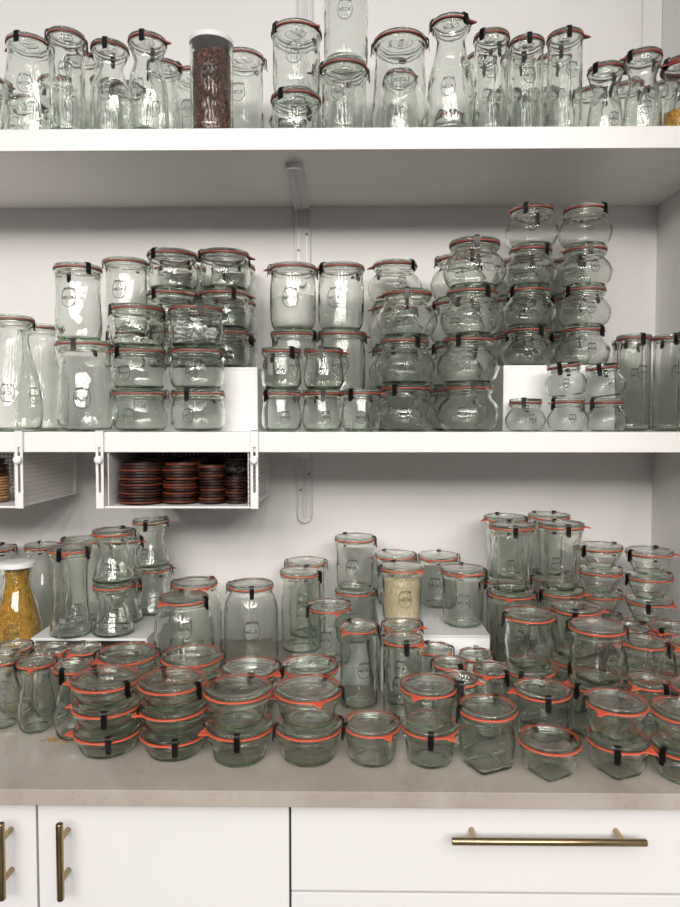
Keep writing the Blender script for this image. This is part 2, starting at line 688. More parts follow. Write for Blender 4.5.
jt('bottle', 'glass_bottle', .0275, .103, [(.020, 0), (.0245, .0035), (.0272, .016), (.0275, .032), (.0250, .055), (.0200, .077), (.0215, .094)], ez=.048, es=.7, cat='bottle')
jt('bottleS', 'glass_bottle', .0262, .092, [(.019, 0), (.0235, .0035), (.0258, .014), (.0262, .030), (.0245, .052), (.0212, .070), (.0218, .083)], ez=.042, es=.65, cat='bottle')
jt('carafe', 'glass_bottle', .035, .200, [(.036, 0), (.043, .005), (.0475, .022), (.0475, .055), (.041, .10), (.030, .145), (.0265, .17), (.030, .191)], ez=.07, es=.95, cat='bottle')
jt('carafeT', 'glass_bottle', .035, .216, [(.034, 0), (.039, .005), (.042, .02), (.042, .075), (.038, .12), (.028, .165), (.025, .188), (.029, .207)], ez=.075, es=.95, cat='bottle')
jt('hourS', 'hourglass_jar', .0365, .0765, [(.030, 0), (.0360, .004), (.0360, .009), (.0315, .022), (.0260, .042), (.0262, .053), (.0322, .0675)], ez=.025, es=.5)
jt('hourglass', 'hourglass_jar', .0375, .090, [(.031, 0), (.0375, .004), (.0375, .010), (.0325, .026), (.0258, .050), (.0262, .063), (.0325, .081)], ez=.03, es=.6)
jt('flute', 'hourglass_jar', .0385, .158, [(.031, 0), (.0375, .004), (.0378, .012), (.034, .04), (.0305, .085), (.032, .125), (.035, .149)], mult=m_flute(.15, 16, .035, .135), ez=.03, es=.7)
jt('tulipL', 'tulip_jar', .051, .154, [(.036, 0), (.044, .004), (.0500, .022), (.0508, .045), (.047, .085), (.0440, .115), (.046, .145)], ez=.06, es=1.1)
jt('tulipM', 'tulip_jar', .042, .127, [(.030, 0), (.036, .003), (.0405, .016), (.0408, .04), (.0385, .08), (.039, .118)], ez=.075, es=1.0)
jt('bowl', 'bowl_jar', .0485, .0660, [(.034, 0), (.0415, .003), (.0475, .014), (.0496, .028), (.0475, .044), (.044, .0570)], ez=.029, es=.75)
jt('deco', 'bulb_jar', .0455, .0763, [(.033, 0), (.038, .001), (.0490, .009), (.0560, .026), (.0560, .038), (.049, .0525), (.0405, .0622), (.040, .0673)], ez=.036, es=.7)
for k, s in (('decoM', .895), ('decoS', .645)):
    d = T['deco']
    jt(k, 'bulb_jar', d['R'] * s, d['H'] * s + (-.0008 if k == 'decoM' else .0015), [(a * s, b * s * (.985 if k == 'decoM' else 1)) for a, b in d['ctrl']], ez=d['ez'] * s, es=.7 * s, t=.0028 * s, tb=.005 * s)
jt('mold', 'glass_jar', .0455, .117, [(.029, 0), (.036, .003), (.0425, .016), (.0445, .04), (.0445, .08), (.042, .108)], ez=.06, es=1.1)
jt('tulipS', 'tulip_jar', .036, .0660, [(.026, 0), (.030, .002), (.0355, .012), (.0366, .025), (.0342, .046), (.0325, .0575)], ez=.026, es=.65)
jt('cyl', 'cylinder_jar', .0320, .172, [(.025, 0), (.029, .0025), (.0305, .008), (.0305, .05), (.0305, .11), (.0300, .163)], ez=.11, es=.8)
jt('cylU', 'cylinder_jar', .0318, 0.1675, [(0.0250, 0.00000), (0.0290, 0.00250), (0.0302, 0.00800), (0.0302, 0.04689), (0.0302, 0.12192), (0.0295, 0.15850)], ez=.105, es=.8)
jt('shoulder', 'shoulder_jar', .0430, .170, [(.041, 0), (.047, .003), (.0512, .014), (.0520, .05), (.0520, .09), (.0512, .125), (.0470, .147), (.0400, .160)], ez=.10, es=1.1)
jt('cylM', 'cylinder_jar', .042, 0.1150, [(0.0310, 0.00000), (0.0360, 0.00300), (0.0385, 0.01000), (0.0390, 0.03475), (0.0390, 0.07820), (0.0385, 0.10600)], ez=.07, es=1.0)
jt('cylMb', 'cylinder_jar', .042, .150, [(.031, 0), (.036, .003), (.0385, .010), (.039, .04), (.039, .10), (.0385, .141)], ez=.08, es=1.0)
jt('cylMs', 'cylinder_jar', .042, .099, [(.031, 0), (.035, .003), (.037, .010), (.0380, .04), (.0385, .07), (.0385, .090)], ez=.05, es=.95)
jt('moldS', 'glass_jar', .0455, 0.0670, [(0.0300, 0.00000), (0.0360, 0.00300), (0.0405, 0.01200), (0.0425, 0.03156), (0.0420, 0.05800)], ez=.045, es=1.0)
jt('cylML', 'cylinder_jar', .042, 0.1925, [(0.0310, 0.00000), (0.0360, 0.00300), (0.0385, 0.01000), (0.0390, 0.03726), (0.0390, 0.13972), (0.0385, 0.18350)], ez=.12, es=1.0)
jt('cylT', 'cylinder_jar', .033, .130, [(.027, 0), (.0305, .003), (.0318, .009), (.0322, .05), (.0322, .10), (.030, .121)], ez=.07, es=.8)
jt('miniL', 'glass_bowl', .0425, .0390, [(.027, 0), (.0305, .0025), (.0325, .007), (.0355, .017), (.0388, .030)])
jt('mini', 'glass_bowl', .0405, .0475, [(.027, 0), (.0305, .0025), (.0325, .008), (.0345, .022), (.0370, .0375)])
jt('low', 'glass_bowl', .0490, .0275, [(.033, 0), (.0370, .002), (.0395, .006), (.0430, .013), (.0452, .0185)], t=.0035, tb=.0065)
jt('lowT', 'glass_bowl', .0488, .0430, [(.033, 0), (.0368, .002), (.0385, .007), (.0420, .020), (.0452, .0340)], t=.0035, tb=.0065)
jt('square', 'square_jar', .0415, .0785, [(.0235, 0), (.0262, .002), (.0278, .006), (.0302, .03), (.0345, .055), (.0374, .0695)], mult=m_square(.0785, .032, .067), ez=.035, es=.75)
jt('squareL', 'square_bowl', .0420, .0425, [(.021, 0), (.0232, .002), (.0248, .006), (.0310, .019), (.0380, .0335)], mult=m_square(.044, .012, .034))
jt('quad', 'square_jar', .0425, .117, [(.027, 0), (.0300, .002), (.0318, .006), (.0330, .04), (.0355, .085), (.0385, .108)], mult=m_oct(.05, .112), ez=.03, es=.7)
jt('quadT', 'square_jar', .0425, .160, [(.027, 0), (.0300, .002), (.0318, .006), (.0330, .05), (.0355, .12), (.0385, .151)], mult=m_oct(.08, .155), ez=.09, es=.9)
jt('fluted', 'fluted_bowl', .0440, .0382, [(.024, 0), (.0275, .002), (.0290, .006), (.0345, .018), (.0395, .0295)], mult=m_flute(.04, 12, .06, .031))
jt('taper', 'fluted_jar', .0355, .0590, [(.024, 0), (.0265, .002), (.0275, .006), (.0295, .025), (.0320, .050)], mult=m_flute(.059, 10, .045, .052))
jt('smallcyl', 'small_jar', .0278, .097, [(.022, 0), (.0250, .0025), (.0265, .008), (.0268, .04), (.0265, .075), (.0245, .088)], ez=.055, es=.7)
jt('cone', 'cone_jar', .0395, 0.1830, [(0.0430, 0.00000), (0.0490, 0.00400), (0.0510, 0.01346), (0.0490, 0.04807), (0.0440, 0.10575), (0.0380, 0.15862), (0.0365, 0.17400)], ez=.1, es=1.0)
jt('coneL', 'cone_jar', .0490, 0.1800, [(0.0460, 0.00000), (0.0510, 0.00400), (0.0535, 0.01280), (0.0520, 0.04572), (0.0480, 0.10059), (0.0450, 0.15545), (0.0445, 0.17100)], ez=.1, es=1.2)
jt('cylUr', 'cylinder_jar', .0318, 0.1950, [(0.0250, 0.00000), (0.0290, 0.00250), (0.0302, 0.00800), (0.0302, 0.04794), (0.0302, 0.13423), (0.0295, 0.18600)], ez=.115, es=.8)
jt('moldU', 'glass_jar', .0455, 0.1070, [(0.0290, 0.00000), (0.0360, 0.00300), (0.0415, 0.01351), (0.0425, 0.03861), (0.0425, 0.07240), (0.0420, 0.09750)], ez=.06, es=1.1)
jt('carafeU', 'glass_bottle', .035, 0.1880, [(0.0340, 0.00000), (0.0390, 0.00500), (0.0420, 0.01855), (0.0420, 0.06028), (0.0380, 0.10017), (0.0280, 0.13912), (0.0250, 0.16138), (0.0290, 0.17900)], ez=.07, es=.95, cat='bottle')
jt('vase', 'hourglass_jar', .0335, 0.1600, [(0.0290, 0.00000), (0.0330, 0.00400), (0.0350, 0.01338), (0.0350, 0.05734), (0.0320, 0.09557), (0.0240, 0.12233), (0.0240, 0.13380), (0.0300, 0.15100)], ez=.075, es=.85)
jt('vaseS', 'hourglass_jar', .0322, 0.1330, [(0.0270, 0.00000), (0.0310, 0.00400), (0.0322, 0.01200), (0.0320, 0.03906), (0.0280, 0.07323), (0.0225, 0.09276), (0.0230, 0.10545), (0.0295, 0.12400)], ez=.04, es=.7)
jt('canister', 'cylinder_jar', .0385, 0.1670, [(0.0330, 0.00000), (0.0365, 0.00300), (0.0380, 0.00900), (0.0380, 0.06189), (0.0380, 0.12377), (0.0380, 0.16400)], ez=.1, es=.9, lid='plastic')
jt('carafeP', 'glass_bottle', .0345, .205, [(.036, 0), (.043, .005), (.0465, .022), (.0465, .060), (.040, .11), (.029, .150), (.0255, .172), (.029, .199)], ez=.08, es=1.0, lid='plastic')

# strawberry emblem with the lettering, as polylines in millimetres
GLYPH = {'W': [[(0, 6), (1.2, 0), (2.5, 4.5), (3.8, 0), (5, 6)]],
         'E': [[(3.4, 6), (0, 6), (0, 0), (3.4, 0)], [(0, 3.1), (2.8, 3.1)]],
         'C': [[(3.8, 5.2), (2.6, 6), (1.1, 5.8), (0, 4.2), (0, 1.8), (1.1, .2), (2.6, 0), (3.8, .8)]],
         'K': [[(0, 6), (0, 0)], [(3.6, 6), (0, 2.6)], [(1.2, 3.7), (3.8, 0)]]}


def emblem_lines():
    L = []
    x = -10.6
    for ch, w in (('W', 6.4), ('E', 4.9), ('C', 5.3), ('K', 4.6)):
        for s in GLYPH[ch]:
            L.append([(x + a, b - 4.5) for a, b in s])
        x += w
    berry = []
    for i in range(33):
        a = 2 * pi * i / 32
        r = 15.5 * (1 - .12 * cos(2 * a)) * (1 if sin(a) > 0 else 1 - .06 * sin(a) ** 2)
        berry.append((r * cos(a) * .95, r * sin(a) * 1.0 - 2))
    L.append(berry)
    leaf = [(-9, 11)]
    for i in range(5):
        leaf += [(-9 + 4.5 * i, 11.5), (-7 + 4.2 * i, 17 if i % 2 == 0 else 15.5)]
    L.append(leaf + [(11, 11)])
    for i in range(-2, 3):
        for j in (-12.5, -9, 4.6, 8):
            if abs(i * 5) < 11 - abs(j + 2) * .35:
                L.append([(i * 4.4 - .5, j), (i * 4.4 + .5, j + 1.3)])
    return L


EMB = emblem_lines()


def build_type(key):
    d = T[key]
    R, H, t, tb = d['R'], d['H'], d['t'], d['tb']
    dense = catmull(d['ctrl'], 4)
    n = 64 if d['mult'] else 48
    plastic = d['lid'] == 'plastic'
    outer = [(0, .0016), (d['ctrl'][0][0] * .55, .0016), (d['ctrl'][0][0] * .86, .0008)] + dense
    if plastic:
        outer += [(dense[-1][0] + .0006, H - .001), (dense[-1][0], H)]
        top = [(dense[-1][0] - t * .7, H)]
    else:
        rn = dense[-1][0]
        outer += [(max(rn, .945 * R), H - .0066), (.972 * R, H - .0045), (.975 * R, H - .0012), (.955 * R, H)]
        top = [(.865 * R, H), (min(rn - t * .8, .85 * R), H - .0035)]
    inner = []
    m = len(dense)
    for i in range(m):
        a, b = dense[max(i - 1, 0)], dense[min(i + 1, m - 1)]
        tx, tz = b[0] - a[0], b[1] - a[1]
        l = sqrt(tx * tx + tz * tz) or 1
        q = (dense[i][0] - tz / l * t, dense[i][1] + tx / l * t)
        if q[1] > tb + .001 and q[1] < H - .004:
            if not inner or q[1] > inner[-1][1] + .0003:
                inner.append(q)
    r0 = inner[0][0]
    base = [(r0 * .97, tb + .0003), (r0 * .85, tb), (r0 * .4, tb + .0003), (0, tb + .0004)]
    prof = outer + top + inner[::-1] + base
    mb = MB()
    mb.lathe(prof, n, d['mult'])
    d['body'] = mb.mesh('body', GLASS)
    d['inner'] = inner
    d['rmax'] = max(p[0] for p in dense) * (1.16 if 'square' in d['name'] else 1)
    mb = MB()
    if plastic:
        mb.lathe([(0, H + .0062), (R * .55, H + .0062), (R * .93, H + .0055), (R * 1.0, H + .004), (R * 1.01, H + .0005), (R * 1.01, H - .004), (R * .995, H - .0045),
                  (R * .993, H + .0005), (0, H + .0005)][::-1], 56)
        d['lidm'] = mb.mesh('lid', PLASTW, True, 40)
        d['top'] = H + .0062
    else:
        z = H + .0031
        mb.lathe([(0, z + .0014), (.70 * R, z + .0014), (.78 * R, z + .0005), (.84 * R, z), (.95 * R, z), (.985 * R, z + .0008), (R, z + .0025), (.992 * R, z + .0044),
                  (.955 * R, z + .0056), (.90 * R, z + .0058), (.865 * R, z + .0052), (.82 * R, z + .0042), (.6 * R, z + .0039), (0, z + .0040)], 56)
        d['lidm'] = mb.mesh('lid', LIDGLASS)
        d['ringm'] = ring_mesh(1.008 * R, .075 * R, .0022, RUBBER, 'rubber_ring', n=72)
        d['ringd'] = ring_mesh(1.008 * R, .075 * R, .0027, RUBBER_SHADE, 'rubber_ring', n=72)
        d['top'] = H + .0091
        # spring clip, centred on +x
        w = .0043
        path = [(.905 * R, z + .0068), (.955 * R, z + .0070), (R + .0014, z + .0056), (R + .0024, z + .003), (R + .0022, H - .0015), (R + .0012, H - .0060), (R * .985, H - .0086)]
        tail = [(R + .0033, z + .0035), (R + .0035, H - .003), (R + .0038, H - .008), (R + .0046, H - .0128)]
        mc = MB()
        for pth, th_ in ((path, .0006), (tail, .0005)):
            vs, fs = [], []
            k = len(pth)
            for i in range(k):
                a, b = pth[max(i - 1, 0)], pth[min(i + 1, k - 1)]
                tx, tz = b[0] - a[0], b[1] - a[1]
                l = sqrt(tx * tx + tz * tz)
                nx, nz = tz / l * th_, -tx / l * th_
                ww = w if pth is path else w * (.95 if i < k - 1 else .8)
                for s in (-1, 1):
                    vs += [(pth[i][0] - nx, s * ww, pth[i][1] - nz), (pth[i][0] + nx, s * ww, pth[i][1] + nz)]
            for i in range(k - 1):
                o, p = 4 * i, 4 * i + 4
                fs += [(o, o + 2, p + 2, p), (o + 1, p + 1, p + 3, o + 3), (o, p, p + 1, o + 1), (o + 2, o + 3, p + 3, p + 2)]
            fs += [(0, 1, 3, 2), (4 * k - 4, 4 * k - 2, 4 * k - 1, 4 * k - 3)]
            mc.add(vs, fs)
        d['clipm'] = mc.mesh('clip', CLIPM, True, 40)
        me = MB()
        s = .00125 * R / .045
        for L in EMB:
            me.tube([(a * s, b * s * .92, z + .0044) for a, b in L], .0007, 5)
        d['lidemb'] = me.mesh('lid_emblem', LIDGLASS)
    if d['ez']:
        me = MB()
        s = .001 * d['es']

        def rat(zv):
            for a, b in zip(dense[:-1], dense[1:]):
                if a[1] <= zv <= b[1]:
                    return a[0] + (b[0] - a[0]) * (zv - a[1]) / max(1e-9, b[1] - a[1])
            return dense[-1][0]
        for L in EMB:
            pts = []
            for (a, b), (a2, b2) in zip(L, L[1:] + [L[-1]]):
                for q in ((0, .5) if (a, b) != (a2, b2) else (0,)):
                    u, v = a + (a2 - a) * q, b + (b2 - b) * q
                    zv = d['ez'] + v * s
                    r = rat(zv)
                    th = u * s / r - pi / 2
                    r = r * (d['mult'](th, zv) if d['mult'] else 1) + .0001
                    pts.append((r * cos(th), r * sin(th), zv))
            me.tube(pts, .0007, 5)
        d['emb'] = me.mesh('emblem', GLASS)


PLACED = []
SPIN = []
NB = {}


def jar(key, x, y, z, label, group=None, tab=None, clips=None, yaw=None, tilt=None, emb_lid=False, rot=0):
    d = T[key]
    if 'body' not in d:
        build_type(key)
    r = thing(d['name'], label, d['cat'], (x, y, z + .0004), group)
    r.rotation_euler = (radians(tilt[0]), radians(tilt[1]), 0) if tilt else (0, 0, 0)
    b = obj('body', d['body'], r)
    rz = radians(rot)
    b.rotation_euler = (0, 0, rz)
    if 'emb' in d:
        e = obj('emblem', d['emb'], b)
        e.rotation_euler = (0, 0, random.uniform(-.3, .3) if not d['mult'] else 0)
    l = obj('lid', d['lidm'], r)
    l.rotation_euler = (0, 0, random.uniform(-3, 3))
    if d['lid'] == 'plastic':
        l['label'] = 'white plastic lid'
    else:
        if emb_lid:
            obj('emblem', d['lidemb'], l)
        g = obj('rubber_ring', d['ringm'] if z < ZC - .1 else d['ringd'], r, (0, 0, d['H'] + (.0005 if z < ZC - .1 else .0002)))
        if tab is None:
            tab = random.choice((-100, -150, 150, 170, 100, -60, 60, 180))
        g.rotation_euler = (0, 0, radians(tab - 90))
        if clips is None:
            a = random.choice((-150, -120, -60, -35, 30, 60, 120, 150))
            clips = (a, a + 180)
        for a in clips:
            c = obj('clip', d['clipm'], r)
            c.rotation_euler = (0, 0, radians(a - 90))
    PLACED.append((r.name, x, y, z, max(d['R'], d['rmax']), z + d['top'], d['rmax'], d['R'], d['H'], label))
    if d['lid'] != 'plastic':
        SPIN.append((x, y, z + d['H'], d['R'], d['R'] + .0135, .010, [g], r.name))
        for c in r.children:
            if c.name.startswith('clip'):
                SPIN.append((x, y, z + d['H'], d['R'], d['R'] + .0065, .006, [c], r.name))
    return z + d['top'] + .0003, r


POS = {1: [''], 2: ['lower', 'upper'], 3: ['bottom', 'middle', 'top'], 4: ['bottom', 'third from top', 'second from top', 'topmost'],
       5: ['bottom', 'fourth from top', 'middle', 'second from top', 'topmost']}


def stack(keys, pxs, y, z0, label, tabs=None, clips=None, **kw):
    """keys bottom-up standing at world depth y; pxs picture columns bottom-up (or one)"""
    if isinstance(keys, str):
        keys = [keys]
    n = len(keys)
    z = z0
    rs = []
    for i, k in enumerate(keys):
        px = pxs[i] if isinstance(pxs, (list, tuple)) else pxs
        yy = y[i] if isinstance(y, (list, tuple)) else y
        x = x_at(px, yy, z + T[k]['H'])
        z, r = jar(k, x, yy, z, label.replace('{k}', POS[n][i]), tab=tabs[i] if tabs else None, clips=clips[i] if clips else None, **kw)
        rs.append(r)
    return rs


def lidat(keys, px, py, z0, label, tabs=None, clips=None, dx=None, **kw):
    """a stack whose top ring shows at (px, py)"""
    if isinstance(keys, str):
        keys = [keys]
    z = z0
    for k in keys[:-1]:
        z += T[k]['H'] + .0093
    p = on_z(px, py, z + T[keys[-1]]['H'] + .002)
    pxs = [px + (dx[i] if dx else 0) for i in range(len(keys))]
    return stack(keys, pxs, p.y, z0, label, tabs, clips, **kw)


#JARS-BEGIN
# ---- middle shelf
M = MS_T
stack('carafe', 13, -.258, M, 'pale green carafe bottle at the edge of the middle shelf, lid partly cut off', [150], [(140, -40)])
stack('carafe', 40, -.150, M, 'carafe bottle standing behind the edge carafe, beside the large tulip jar', [170], [(120, -60)])
stack(['tulipL', 'tulipM'], [85, 78], -.255, M, '{k} tulip jar of the two-high pair between the carafes and the bowl jars', [100, 150], [(0, 180), (45, -135)])
stack(['tulipS', 'tulipM'], 126.5, -.157, RA, '{k} tulip jar of the pair on the riser, behind the large tulip pair', [150, 170], [(90, -90), (100, -80)])
stack(['bowl'] * 3, [140, 139, 137.5], -.2595, M, '{k} squat bowl jar of the three-high column next to the large tulip jar', [170, -60, 160], [(-75, 105), (150, -30), (130, -50)])
SWAB = stack(['bowl'] * 3, [198, 197, 196], -.2595, M, '{k} squat bowl jar of the column that has cotton swabs on top', [150, 170, -160], [(170, -10), (100, -80), (20, -160)])[2]
for i, (cx, yy, lb) in enumerate((([173, 173, 172.5], -.157, 'front column on the riser, above the swabs jar'), ([224.5, 224.5, 224.5], -.157, 'front column at the open end of the riser'),
                                  ([178, 178, 178], -.0535, 'rear column on the riser, mostly hidden by others'), ([233, 232.5, 232], -.0535, 'rear column at the open end of the riser'))):
    stack(['bowl'] * 3, cx, yy, RA, '{k} round jar of the ' + lb)
SUG = stack(['mold', 'mold'], [294, 293], -.1695, RB, '{k} tall mold jar of the pair that has sugar on top', [90, -80], [(60, -120), (-75, 105)])[1]
stack(['mold', 'mold'], [342.5, 341], -.1695, RB, '{k} empty tall mold jar of the pair beside the sugar pair', [100, 150], [(110, -70), (130, -50)])
stack(['tulipS', 'tulipS'], [281.5, 281.5], -.2575, M, '{k} small tulip jar in the pair under the sugar jar', [80, -150], [(140, -40), (35, -145)])
stack(['tulipS', 'tulipS'], [322, 323.5], -.2575, M, '{k} small tulip jar in the pair closer to the bulb columns', [85, 95], [(5, -175), (-5, 175)])
stack('tulipS', 361.5, -.2745, M, 'single small tulip jar with nothing on it, touching the bulb jars', [80], [(-30, 150)])
stack(['deco'] * 3, [406, 404.5, 407], -.232, M, '{k} bulb jar of the three-high front column nearest the small tulip jars', [-80, 170, -95], [(150, -30), (25, -155), (-5, 175)])
stack(['deco'] * 4, [396, 396, 396, 395], -.088, M, '{k} bulb jar of the rear column behind the three-high bulb column', [-90, -90, -90, -95], [(90, -90), (100, -80), (100, -80), (45, -135)])
stack(['deco'] * 4, [468.5, 468, 472, 474.5], -.2510, M, '{k} large bulb jar of the four-high front column beside the riser', [160, 150, 170, 160], [(0, 180), (150, -30), (25, -155), (-5, 175)])
stack(['deco'] * 4, [455, 455, 457, 459], -.133, M, '{k} large bulb jar of the rear column behind the four-high bulb column', [-85, -85, -90, 170], [(90, -90), (110, -70), (100, -80), (100, -80)])
stack(['decoM'] * 4, [528, 529, 530.5, 532], -.157, RC, '{k} bulb jar of the riser column nearer the large bulb jars', [-95, 170, 160, -75], [(20, -160), (-60, 120), (30, -150), (-30, 150)])
stack(['decoM'] * 4, [583, 584, 585, 585], -.157, RC, '{k} bulb jar of the riser column nearer the tall cylinders', [170, 160, -80, 170], [(35, -145), (120, -60), (-5, 175), (40, -140)])
stack(['decoM'] * 3, [516, 517, 517], -.0530, RC, '{k} bulb jar of the three-high rear riser column near the large bulbs', [-90, -80, 160])
stack(['decoM'] * 3, [566.5, 567, 567], -.0530, RC, '{k} bulb jar of the three-high rear riser column near the cylinders', [-90, -85, -80])
stack('decoS', 525.5, -.2475, M, 'small single bulb jar in front of the white riser face, none on it', [-170], [(-20, 160)])
TILT = []
for px, yy, nm in ((568, -.272, 'middle pair'), (606.5, -.2475, 'pair next to the tall cylinders')):
    z, r = jar('decoS', x_at(px, yy, M + .05), yy, M, 'small bulb jar underneath the tilted one, ' + nm + ' before the riser', tab=-95, clips=(110, -70))
    z, r = jar('decoS', x_at(px - .5, yy, M + .1), yy, z + .0033, 'small bulb jar tilted on another, ' + nm + ' before the riser', tab=160, clips=(150, -30), tilt=(0, -7.5))
for px, yy, lb in ((634, -.195, 'first tall clear cylinder jar beside the small bulb jars'), (671, -.195, 'second tall cylinder jar along from the small bulb jars'), (697, -.262, 'tall cylinder jar cut by the photo edge on the middle shelf')):
    stack('cyl', px, yy, M, lb, [170], [(5, 185)])
stack('cyl', 629, -.120, M, 'tall cylinder jar behind the first one, beside the riser end', [150], [(120, -60)])

# ---- upper shelf
U = US_T
E = dict(emb_lid=True)
stack('cone', 29, -.224, U, 'wide based cone jar nearest the end of the upper shelf', [-100], [(-5, 80)], **E)
stack('cylU', 66.5, -.275, U, 'tall thin cylinder jar between the cone jar and hourglass jars', [170], [(120, -60)], **E)
stack('vase', 110, -.250, U, 'hourglass jar on the upper shelf next to the thin cylinder', [-95], [(5, -170)], **E)
stack('vase', 147.5, -.272, U, 'hourglass jar on the upper shelf nearest the coffee beans', [80], [(0, 180)], **E)
stack('tulipM', 22, -.115, U, 'low tulip jar seen through the cone jar on the upper shelf', [100], [(120, -60)], **E)
stack('tulipM', -16, -.200, U, 'low tulip jar at the very end of the upper shelf, cut off', [100], [(100, -60)], **E)
stack('cylUr', 82, -.150, U, 'thin cylinder jar in the back row behind the upper thin cylinder', [80], [(90, -90)], **E)
stack('vaseS', 128, -.160, U, 'short hourglass jar in the back row between the upper hourglasses', [60], [(110, -70)], **E)
stack('vase', 164, -.185, U, 'hourglass jar in the back row with its ring tab towards the beans', [70], [(70, -110)], **E)
stack('cylML', 194, -.085, U, 'wide cylinder jar half hidden behind the coffee bean jar, hourglass side', [100], [(120, -60)], **E)
BEANJ = stack('canister', 211.5, -.262, U, 'tall cylinder jar of coffee beans with a white plastic lid')[0]
stack('cylML', 243, -.150, U, 'wide cylinder jar beside the beans, towards the stacked mold jars', [150], [(100, -80)], **E)
stack(['moldS', 'moldU'], [296, 296.5], -.252, U, '{k} mold jar of the pair on the upper shelf above the bracket', [150, 75], [(-30, 150), (-50, 130)], **E)
stack(['cylM', 'cylMb'], [344, 346], -.262, U, '{k} straight jar of the pair that reaches past the photo top', [170, 80], [(100, -80), (100, -90)], **E)
stack('cylML', 338, -.110, U, 'wide cylinder jar in shadow behind the pair reaching the photo top', [-90], [(100, -80)], **E)
stack('coneL', 400, -.225, U, 'large cone jar with flared base beside the slender bottle', [170], [(80, -100)], **E)
stack('cone', 401, -.090, U, 'cone jar seen through the large cone jar, back row', [60], [(80, -100)], **E)
stack('carafeU', 451, -.268, U, 'slender bottle with narrow neck, tallest single piece on upper shelf', [75], [(35, -80)], **E)
for px, yy, lb in ((491.5, -.262, 'thin cylinder jar next to the slender bottle, front row of three'), (526.5, -.243, 'middle thin cylinder jar of the three in the upper front row'),
                   (565, -.262, 'thin cylinder jar nearest the small hourglass jars, tab to the side'), (482, -.140, 'rear thin cylinder jar between slender bottle and front cylinders'),
                   (521, -.140, 'rear thin cylinder jar behind the middle front cylinder'), (557, -.140, 'rear thin cylinder jar behind the cylinder nearest the hourglasses')):
    stack('cylUr' if yy > -.2 else 'cylU', px, yy, U, lb, [70 if px == 565 else 170], [(-5, 175)] if px > 492 or px < 490 else [(-40, 140)], **E)
stack('vaseS', 605.5, -.218, U, 'small hourglass jar beside the thin cylinders on the upper shelf', [85], [(-50, 130)], **E)
stack('vaseS', 643, -.262, U, 'small hourglass jar between its twin and the gold filled one', [-85], [(-60, 120)], **E)
CORNJ = stack('vaseS', 681, -.238, U, 'small hourglass jar with golden grains inside, cut by the photo edge', [-85], [(100, -70)], **E)[0]
for q in (1, 2):
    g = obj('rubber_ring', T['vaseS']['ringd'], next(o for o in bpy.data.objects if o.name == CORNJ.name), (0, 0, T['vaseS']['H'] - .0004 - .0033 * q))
    g.scale = (1.06, 1.06, 1)
    g.rotation_euler = (0, 0, 2.4 + q)
stack('vaseS', 591, -.130, U, 'small hourglass jar in the back row near the thin cylinders', [60], [(-70, 110)], **E)
stack('vaseS', 628, -.150, U, 'small hourglass jar peeking between the two front hourglasses', [60], [(-70, 110)], **E)
stack('vaseS', 663, -.150, U, 'small hourglass jar peeking beside the gold filled one', [60], [(-70, 110)], **E)
for px, yy, kk, lb in ((57, -.060, 'cylUr', 'thin cylinder jar against the wall behind the upper cone jar'), (108, -.060, 'cylUr', 'thin cylinder jar against the wall behind the first hourglass'),
                       (290, -.060, 'cylM', 'straight jar against the wall behind the stacked mold jars'), (448, -.060, 'cylM', 'straight jar against the wall behind the slender bottle'),
                       (503, -.050, 'cylU', 'thin cylinder jar against the wall behind the cylinder trio'), (540, -.050, 'cylU', 'thin cylinder jar against the wall near the hourglass jars')):
    stack(kk, px, yy, U, lb, [170], [(60, -120)], **E)

# ---- worktop
Z = CT
lidat('bottle', 3, 660, Z, 'small bottle at the worktop edge, first of the front bottles', [150], [(0, 180)])
lidat('bottle', 36, 663, Z, 'small bottle between two others in the front row of bottles', [10], [(-70, 110)])
lidat('bottle', 73, 668, Z, 'small bottle touching the first stack of low bowls', [-100], [(-10, 170)])
lidat('bottle', 14, 648, Z, 'small bottle of the second row, right below the pasta', [150], [(120, -60)])
lidat('bottle', 50, 651, Z, 'middle small bottle of the second row before the riser', [20], [(130, -50)])
lidat('bottle', 85.3, 650, Z, 'small bottle of the second row nearest the stacked bowls', [-30], [(-150, 110)])
PASTAJ = stack('carafeP', 17, -.176, Z, 'bottle full of golden pasta with a white plastic lid')[0]
lidat('carafeT', -3, 549, Z, 'tall carafe behind the pasta bottle, at the photo edge', [-20], [(110, -170)])
lidat('carafeT', 41.5, 547, Z, 'tall carafe against the wall between pasta and the flute jar', [150], [(100, -150)])
lidat('flute', 70, 550, RD, 'flute jar at the front edge of the thin riser, near the pasta', [10], [(-5, 70)])
lidat('flute', 82, 541, RD, 'flute jar standing behind the front flute jar on the riser', [170], [(-90, 100)])
lidat(['hourglass', 'hourglass'], 113, 533, RD, '{k} hourglass jar of the front pair on the thin riser', [170, -15], [(-90, 100), (170, 100)], dx=[0, 0])
lidat(['hourS', 'hourS'], 124, 540, RD, '{k} hourglass jar of the half hidden pair behind the front hourglasses', [60, 80], [(70, -110), (80, -110)])
lidat(['hourglass', 'hourglass'], 151, 522, RD, '{k} hourglass jar of the rear pair, the tallest pair on the riser', [120, 160], [(170, 100), (0, 140)], dx=[2, 0])
lidat('shoulder', 184, 599, Z, 'large shouldered jar nearest the hourglass riser, in front of its twin', [-40], [(70, -160)])
lidat('shoulder', 195, 584, Z, 'large shouldered jar half hidden behind another shouldered jar', [40], [(-90, 140)])
lidat('shoulder', 251, 586, Z, 'large shouldered jar standing alone with clear space on both sides', [150], [(10, -90)])
lidat('cylMb', 301, 573, RE, 'tall cylinder jar on the low riser beside the lone shouldered jar', [170], [(60, 170)])
lidat('cylMb', 306, 563, RE, 'tall cylinder jar behind the first cylinder on the low riser', [170], [(90, -90)])
